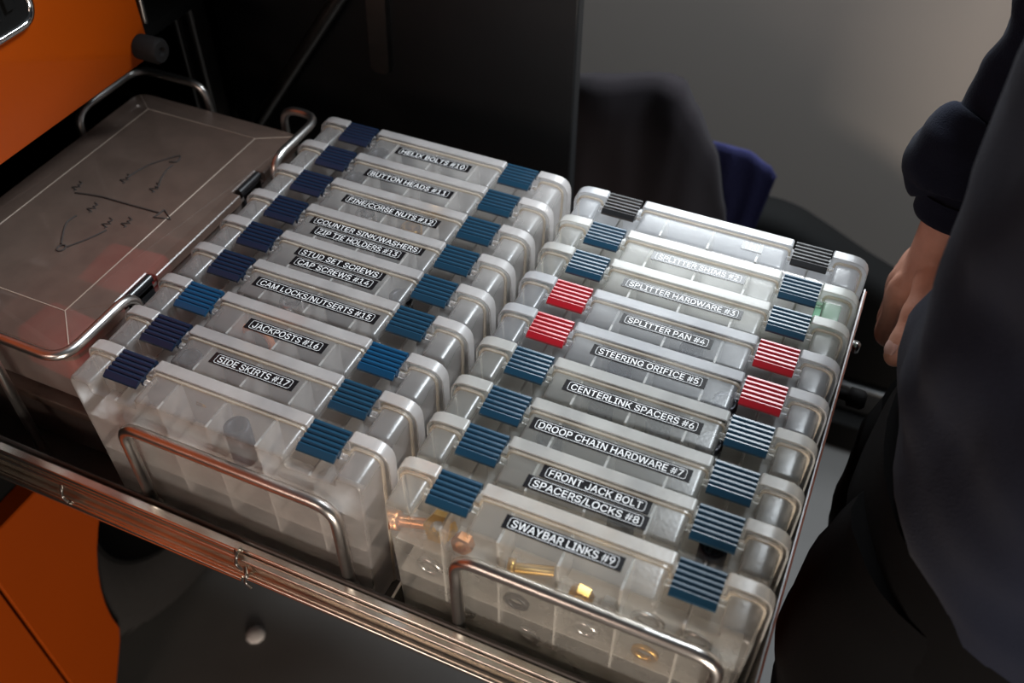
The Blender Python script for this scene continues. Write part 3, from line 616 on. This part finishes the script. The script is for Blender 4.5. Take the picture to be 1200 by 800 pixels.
def hand():
    h = G()
    # forearm end, wrist and palm (flattened: thin across the palm's normal)
    W = Vector((.3622, .4660, .0242))
    h.loft(limb([(.374, .486, .095, .033, .030), (.368, .476, .058, .0315, .029), (.3625, .4665, .026, .027, .029), (.357, .4680, -.005, .022, .036), (.349, .4730, -.026, .0190, .042), (.3455, .4790, -.044, .0160, .041), (.347, .482, -.056, .010, .034)], 20, 5))
    F = [  # index, middle, ring, little: knuckle, middle joint, last joint, tip
        ((.3385, .4490, -.033), (.3415, .4420, -.096), (.3610, .4460, -.118), (.3770, .4530, -.110), .0112),
        ((.3370, .4710, -.038), (.3410, .4690, -.101), (.3640, .4700, -.122), (.3800, .4740, -.110), .0110),
        ((.3400, .4910, -.040), (.3450, .4930, -.091), (.3670, .4930, -.110), (.3820, .4940, -.098), .0100),
        ((.3450, .5090, -.034), (.3510, .5130, -.076), (.3690, .5120, -.092), (.3810, .5110, -.084), .0090)]
    for a, b, c, d, r in F:
        a, b, c, d = map(Vector, (a, b, c, d)); root = a + (W - a) * .35
        pts = [(*root, r * .9, r * .9), (*a, r * 1.12, r * 1.12), (*(a * .5 + b * .5), r * .98, r * .98), (*b, r * 1.05, r * 1.05), (*(b * .5 + c * .5), r * .90, r * .90), (*c, r * .92, r * .92), (*(c * .4 + d * .6), r * .86, r * .86), (*d, r * .62, r * .62), (*(d + (d - c) * .18), r * .2, r * .2)]
        h.loft(chain(pts))
    # thumb: leaves the side of the palm near the wrist
    T = [Vector(q) for q in ((.3650, .4520, .012), (.3655, .4330, -.004), (.3595, .4020, -.0225), (.3555, .3780, -.0425), (.3525, .3615, -.0600))]
    rr = (.017, .0165, .0128, .0120, .0088)
    pts = [(*T[0], .017, .017), (*T[1], .0178, .0178), (*(T[1] * .45 + T[2] * .55), .0140, .0140), (*T[2], .0148, .0148), (*(T[2] * .5 + T[3] * .5), .0125, .0125), (*T[3], .0137, .0137), (*(T[3] * .5 + T[4] * .5), .0132, .0132), (*T[4], .0102, .0102), (*(T[4] + (T[4] - T[3]) * .22), .003, .003)]
    h.loft(chain(pts))
    h.loft(chain([(.3600, .4400, -.008, .011, .011), (.3520, .4480, -.018, .013, .013), (.3460, .4520, -.028, .011, .011)]))   # web between thumb and index
    me = bpy.data.meshes.new('h'); me.from_pydata([tuple(v) for v in h.v], [], h.f); bm = bmesh.new(); bm.from_mesh(me); bmesh.ops.remove_doubles(bm, verts=bm.verts, dist=1e-6); bmesh.ops.recalc_face_normals(bm, faces=bm.faces); bm.to_mesh(me); bm.free()
    o = bpy.data.objects.new('h', me); COL.objects.link(o)
    r = o.modifiers.new('r', 'REMESH'); r.mode = 'VOXEL'; r.voxel_size = .0021
    s_ = o.modifiers.new('s', 'SMOOTH'); s_.iterations = 5; s_.factor = .5
    dg = bpy.context.evaluated_depsgraph_get(); dg.update(); m2 = bpy.data.meshes.new_from_object(o.evaluated_get(dg))
    vs = [v.co[:] for v in m2.vertices]; fs = [tuple(p.vertices) for p in m2.polygons]; bpy.data.objects.remove(o); return vs, fs
hv, hf = hand(); g.add(hv, hf, True)
g.add([(x - .3675 + .604, -(y - .476) - .003, z - .058 + .070) for x, y, z in hv], hf, True)   # the left hand, mirrored
bd = g.build('body', M['skin'], pr)
# thumbnail
g = G(); a = Vector((.3530, .3705, -.0495)); ax = (Vector((.3525, .3615, -.0600)) - Vector((.3555, .3780, -.0425))).normalized()
nrm = Vector((-.55, -.35, .45)); nrm = (nrm - ax * nrm.dot(ax)).normalized(); sd_ = ax.cross(nrm)
rows = []
for i in range(7):
    u = -1 + i / 3; wv = .0078 * math.sqrt(max(.15, 1 - (abs(u) ** 3) * .55))
    rows.append([a + ax * (u * .0088) + sd_ * (wv * s) + nrm * (.0126 - .0022 * s * s - (.0012 * u * u)) for s in (-1, -.6, -.2, .2, .6, 1)])
for r_ in list(rows): pass
g.loft([r + [p - nrm * .0016 for p in reversed(r)] for r in rows]); g.build('thumbnail', M['nail'], bd)
g = G(); g.loft(limb([(0.5550, .22, .66, .05, .055), (0.5450, .22, .70, .078, .078), (0.5330, .22, .76, .090, .084), (0.5250, .22, .81, .094, .076), (0.5230, .22, .845, .05, .044)], 20, 4)); g.build('hair', M['hair'], bd)
# hoodie
g = G()
g.loft(limb([(0.4990, .215, .575, .075, .085), (0.4990, .215, .545, .095, .125), (0.4970, .215, .50, .120, .195), (0.4890, .215, .42, .135, .215), (0.4760, .215, .33, .135, .205), (0.4820, .215, .24, .132, .200), (0.4880, .215, .15, .140, .205), (0.4900, .215, .08, .146, .208), (0.5020, .215, .02, .142, .204), (0.5060, .215, -.02, .134, .198), (0.5060, .215, -.055, .128, .194)], 44, 7, .017, 4, 8))
g.loft(limb([(.480, .345, .51, .075, .075), (.455, .425, .465, .080, .078), (.425, .485, .36, .067, .067), (.404, .525, .255, .056, .058), (.394, .528, .19, .051, .054), (.387, .520, .148, .050, .053), (.375, .508, .124, .064, .062), (.365, .498, .100, .068, .064), (.364, .492, .081, .056, .053), (.366, .486, .071, .042, .041), (.3655, .478, .054, .040, .039)], 34, 8, .011, 8, 15))
g.loft(limb([(.480, .09, .51, .075, .075), (.50, .01, .465, .082, .078), (.53, -.04, .36, .072, .070), (.56, -.055, .245, .066, .064), (.59, -.03, .15, .06, .058), (.603, -.005, .075, .043, .043)], 30, 7, .006, 2, 16))
g.loft(limb([(.50, .215, .52, .10, .11), (.53, .215, .545, .10, .11), (.56, .215, .50, .07, .10), (.565, .215, .44, .04, .07)], 24, 5, .006, 3, 12))
hd = g.build('hoodie', M['hoodie'], pr)
# cuff rib of the right sleeve
g = G(); g.loft(limb([(.3670, .4825, .080, .0430, .0415), (.3665, .480, .068, .0430, .0415), (.3657, .477, .056, .0420, .0405), (.3652, .4755, .050, .038, .037)], 28, 4)); g.build('cuff', M['hoodie'], hd)
# trousers
g = G()
g.loft(limb([(.474, .215, .0, .122, .186), (.472, .215, -.06, .126, .190), (.470, .215, -.13, .122, .186), (.470, .215, -.19, .100, .150)], 36, 5, .004, 6, 10))
for sg, xo in ((-1, -.022), (1, .0)):
    g.loft(limb([(.462 + xo * .4, .215 + sg * .080, -.06, .110, .100), (.452 + xo, .215 + sg * .090, -.20, .110, .100), (.456 + xo, .215 + sg * .097, -.34, .098, .092), (.466 + xo, .215 + sg * .100, -.50, .082, .082), (.478 + xo, .215 + sg * .103, -.68, .074, .076), (.485 + xo, .215 + sg * .105, -.845, .068, .074)], 30, 7, .006, sg * 3 + 7, 12))
g.build('trousers', M['blacktwill'], pr)
for sg, xo in ((-1, -.022), (1, .0)):
    y = .215 + sg * .105; x = .475 + xo
    g = G(); rings = []
    for xx, hw, zt in ((.09, .030, -.83), (.06, .036, -.80), (0, .040, -.80), (-.06, .045, -.835), (-.12, .047, -.855), (-.17, .040, -.87), (-.19, .022, -.882)):
        rings.append([(x + xx, y + a_, z_) for a_, z_ in rpoly([(-hw, -.9, .004), (hw, -.9, .004), (hw, zt, .02), (-hw, zt, .02)], 4)])
    g.loft(rings); g.build('shoe', M['shoe'], pr)
